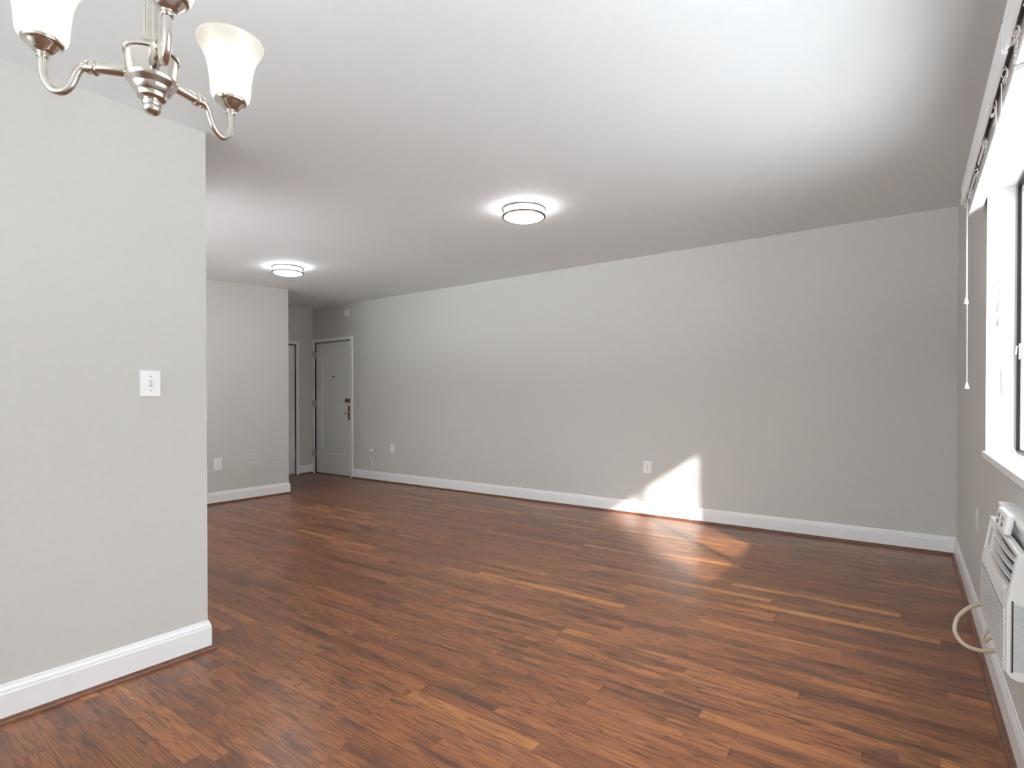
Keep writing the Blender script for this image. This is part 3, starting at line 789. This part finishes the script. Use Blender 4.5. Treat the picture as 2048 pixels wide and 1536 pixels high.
# ------------------------------------------------------------------ venetian blinds, drawn up
rnd = random.Random(4)
def blind(y0, y1, label, zb, tilt, loops, puckers):
    t = thing("venetian_blind", (XR, (y0 + y1) / 2, 2.18), label, "blind", "raised white venetian blinds")
    b = MB()
    pv = [(0.200, 2.096), (0.2035, 2.092), (0.212, 2.092), (0.214, 2.095), (0.214, 2.178), (0.204, 2.180), (0.200, 2.174), (0.2015, 2.160), (0.2015, 2.112), (0.200, 2.106)]
    lo = [b.b.verts.new((x, y0, z)) for x, z in pv]; hi = [b.b.verts.new((x, y1, z)) for x, z in pv]
    for i in range(len(pv)):
        k = (i + 1) % len(pv); b.b.faces.new((lo[i], lo[k], hi[k], hi[i]))
    b.b.faces.new(lo); b.b.faces.new(hi[::-1])
    b.build("valance", M['blind'], t)
    box("headrail", M['blind_grey'], 0.222, 0.279, y0 + 0.01, y1 - 0.012, 2.128, 2.178, t, 0.003)
    for yy in (y0 + 0.012, y1 - 0.032):
        box("mounting_bracket", M['blind'], 0.218, XR, yy, yy + 0.020, 2.122, 2.185, t, 0.002)
    # stack of closed slats
    b = MB()
    n = 17; z = zb + 0.017
    top = 2.120; pitch = (top - z) / n
    for k in range(n):
        dx = rnd.uniform(-0.0016, 0.0016); dy = rnd.uniform(-0.003, 0.003)
        zz = z + pitch * k
        m = 8
        for q in range(m):
            xa = 0.2285 + dx + 0.047 * q / m; xb_ = 0.2285 + dx + 0.047 * (q + 1) / m
            ca = 0.0022 * math.sin(math.pi * q / m); cb_ = 0.0022 * math.sin(math.pi * (q + 1) / m)
            b.hexa([(xa, y0 + 0.02 + dy, zz + ca), (xb_, y0 + 0.02 + dy, zz + cb_), (xb_, y1 - 0.006 + dy, zz + cb_), (xa, y1 - 0.006 + dy, zz + ca),
                    (xa, y0 + 0.02 + dy, zz + ca + pitch * 0.62), (xb_, y0 + 0.02 + dy, zz + cb_ + pitch * 0.62), (xb_, y1 - 0.006 + dy, zz + cb_ + pitch * 0.62), (xa, y1 - 0.006 + dy, zz + ca + pitch * 0.62)])
    b.build("slats", M['blind'], t)
    b = MB()
    xa, xb_ = 0.2245, 0.2755
    b.hexa([(xa, y0 + 0.015, zb), (xb_, y0 + 0.015, zb + tilt), (xb_, y1 - 0.004, zb + tilt), (xa, y1 - 0.004, zb),
            (xa, y0 + 0.015, zb + 0.015), (xb_, y0 + 0.015, zb + tilt + 0.013), (xb_, y1 - 0.004, zb + tilt + 0.013), (xa, y1 - 0.004, zb + 0.015)])
    br = b.build("bottom_rail", M['blind'], t, 0.003)
    for yy in loops[::2]:
        MB().lathe([(0, -0.002), (0.004, -0.0015), (0.005, 0.0), (0, 0.0005)], (0.25, yy, zb + tilt * 0.5), n=12).build("rail_plug", M['screw'], br, 0, True)
    # slack ladder strings curling out of the stack
    for yy in loops:
        p = []
        turns = rnd.choice((1.3, 1.8, 2.2)); ph = rnd.uniform(0, 6)
        for k in range(30):
            a = ph + 2 * math.pi * turns * k / 29
            p.append((0.2200 - 0.0035 + 0.006 * math.cos(a), yy + 0.030 * (k / 29 - 0.5) + 0.012 * math.sin(a * 0.7), zb + 0.035 + 0.035 * k / 29 + 0.010 * math.sin(a)))
        m = MB().tube(p, 0.0013, 6)
        q = []
        for k in range(20):
            a = ph * 1.7 + 2 * math.pi * 1.2 * k / 19
            q.append((0.2165 + 0.004 * math.sin(a), yy + 0.018 * math.cos(a * 1.3) - 0.01, zb + 0.048 - 0.030 * k / 19 + 0.008 * math.cos(a)))
        m.tube(q, 0.0011, 6)
        m.build("ladder_string", M['cord'], t, 0, True)
    # gathered ladder strings puckering out under the headrail
    for ya, yb in puckers:
        n_ = int((yb - ya) / 0.012) * 8
        p = [(0.2205 + 0.0025 * math.cos(2 * math.pi * k / 8), ya + (yb - ya) * k / n_, 2.098 + 0.010 * math.sin(2 * math.pi * k / 8) - 0.006) for k in range(n_ + 1)]
        MB().tube(p, 0.0010, 5).build("ladder_string", M['cord'], t, 0, True)
    return t
def tassel(mb, x, y, z):
    mb.lathe([(0, 0.030), (0.003, 0.030), (0.0045, 0.026), (0.006, 0.018), (0.0095, 0.006), (0.0095, 0.001), (0.008, -0.001), (0, -0.001)], (x, y, z), n=16)
b1 = blind(2.01, 3.45, "raised white venetian blind over the farther window, with hanging tasselled cords", 2.028, 0.022, (3.40, 3.19, 2.93, 2.62, 2.36, 2.10), ((3.02, 3.32), (2.66, 2.88)))
b2 = blind(0.52, 1.985, "raised white venetian blind over the nearer window, cut off by the frame", 2.040, 0.012, (1.90, 1.74, 1.40, 1.05, 0.7), ((1.52, 1.72), (1.10, 1.3)))
# tilt cords at the far end of the farther blind
MB().tube(spline([(0.2195, 3.395, 2.10), (0.2190, 3.40, 1.95), (0.2195, 3.405, 1.75), (0.2190, 3.40, 1.63)], 6), 0.0013, 6).build("tilt_cord", M['cord'], b1, 0, True)
MB().tube(spline([(0.2215, 3.395, 2.10), (0.2205, 3.39, 1.90), (0.2215, 3.385, 1.60), (0.2205, 3.36, 1.23)], 6), 0.0013, 6).build("tilt_cord", M['cord'], b1, 0, True)
for p in ((0.2190, 3.40, 1.607), (0.2205, 3.36, 1.202)):
    m = MB(); tassel(m, *p); m.build("tassel", M['plastic'], b1, 0, True)
# lift cords at its near end, trailing down to the sill
c1 = [(0.218, 2.30, 2.09), (0.2175, 2.29, 2.0), (0.2175, 2.27, 1.85), (0.218, 2.21, 1.65), (0.2185, 2.19, 1.45)]
c2 = [(0.2185, 2.185, 2.09), (0.219, 2.185, 1.9), (0.219, 2.185, 1.7), (0.219, 2.185, 1.41)]
for c_ in (c1, c2): MB().tube(spline(c_, 6), 0.0015, 6).build("lift_cord", M['cord'], b1, 0, True)
for p in ((0.2187, 2.188, 1.412), (0.219, 2.184, 1.372)):
    m = MB(); tassel(m, *p); m.build("tassel", M['plastic'], b1, 0, True)
for k, e in enumerate(((0.345, 2.72, 0.916), (0.338, 2.66, 0.916), (0.350, 2.78, 0.916))):
    MB().tube(spline([(0.219, 2.185, 1.375), (0.2215 + 0.001 * k, 2.20, 1.28), (0.232 + 0.002 * k, 2.265, 1.15), (0.262 + 0.004 * k, 2.40 + 0.02 * k, 1.02), (e[0] - 0.03, e[1] - 0.12, 0.945), e], 8), 0.0015, 6).build("lift_cord", M['cord'], b1, 0, True)
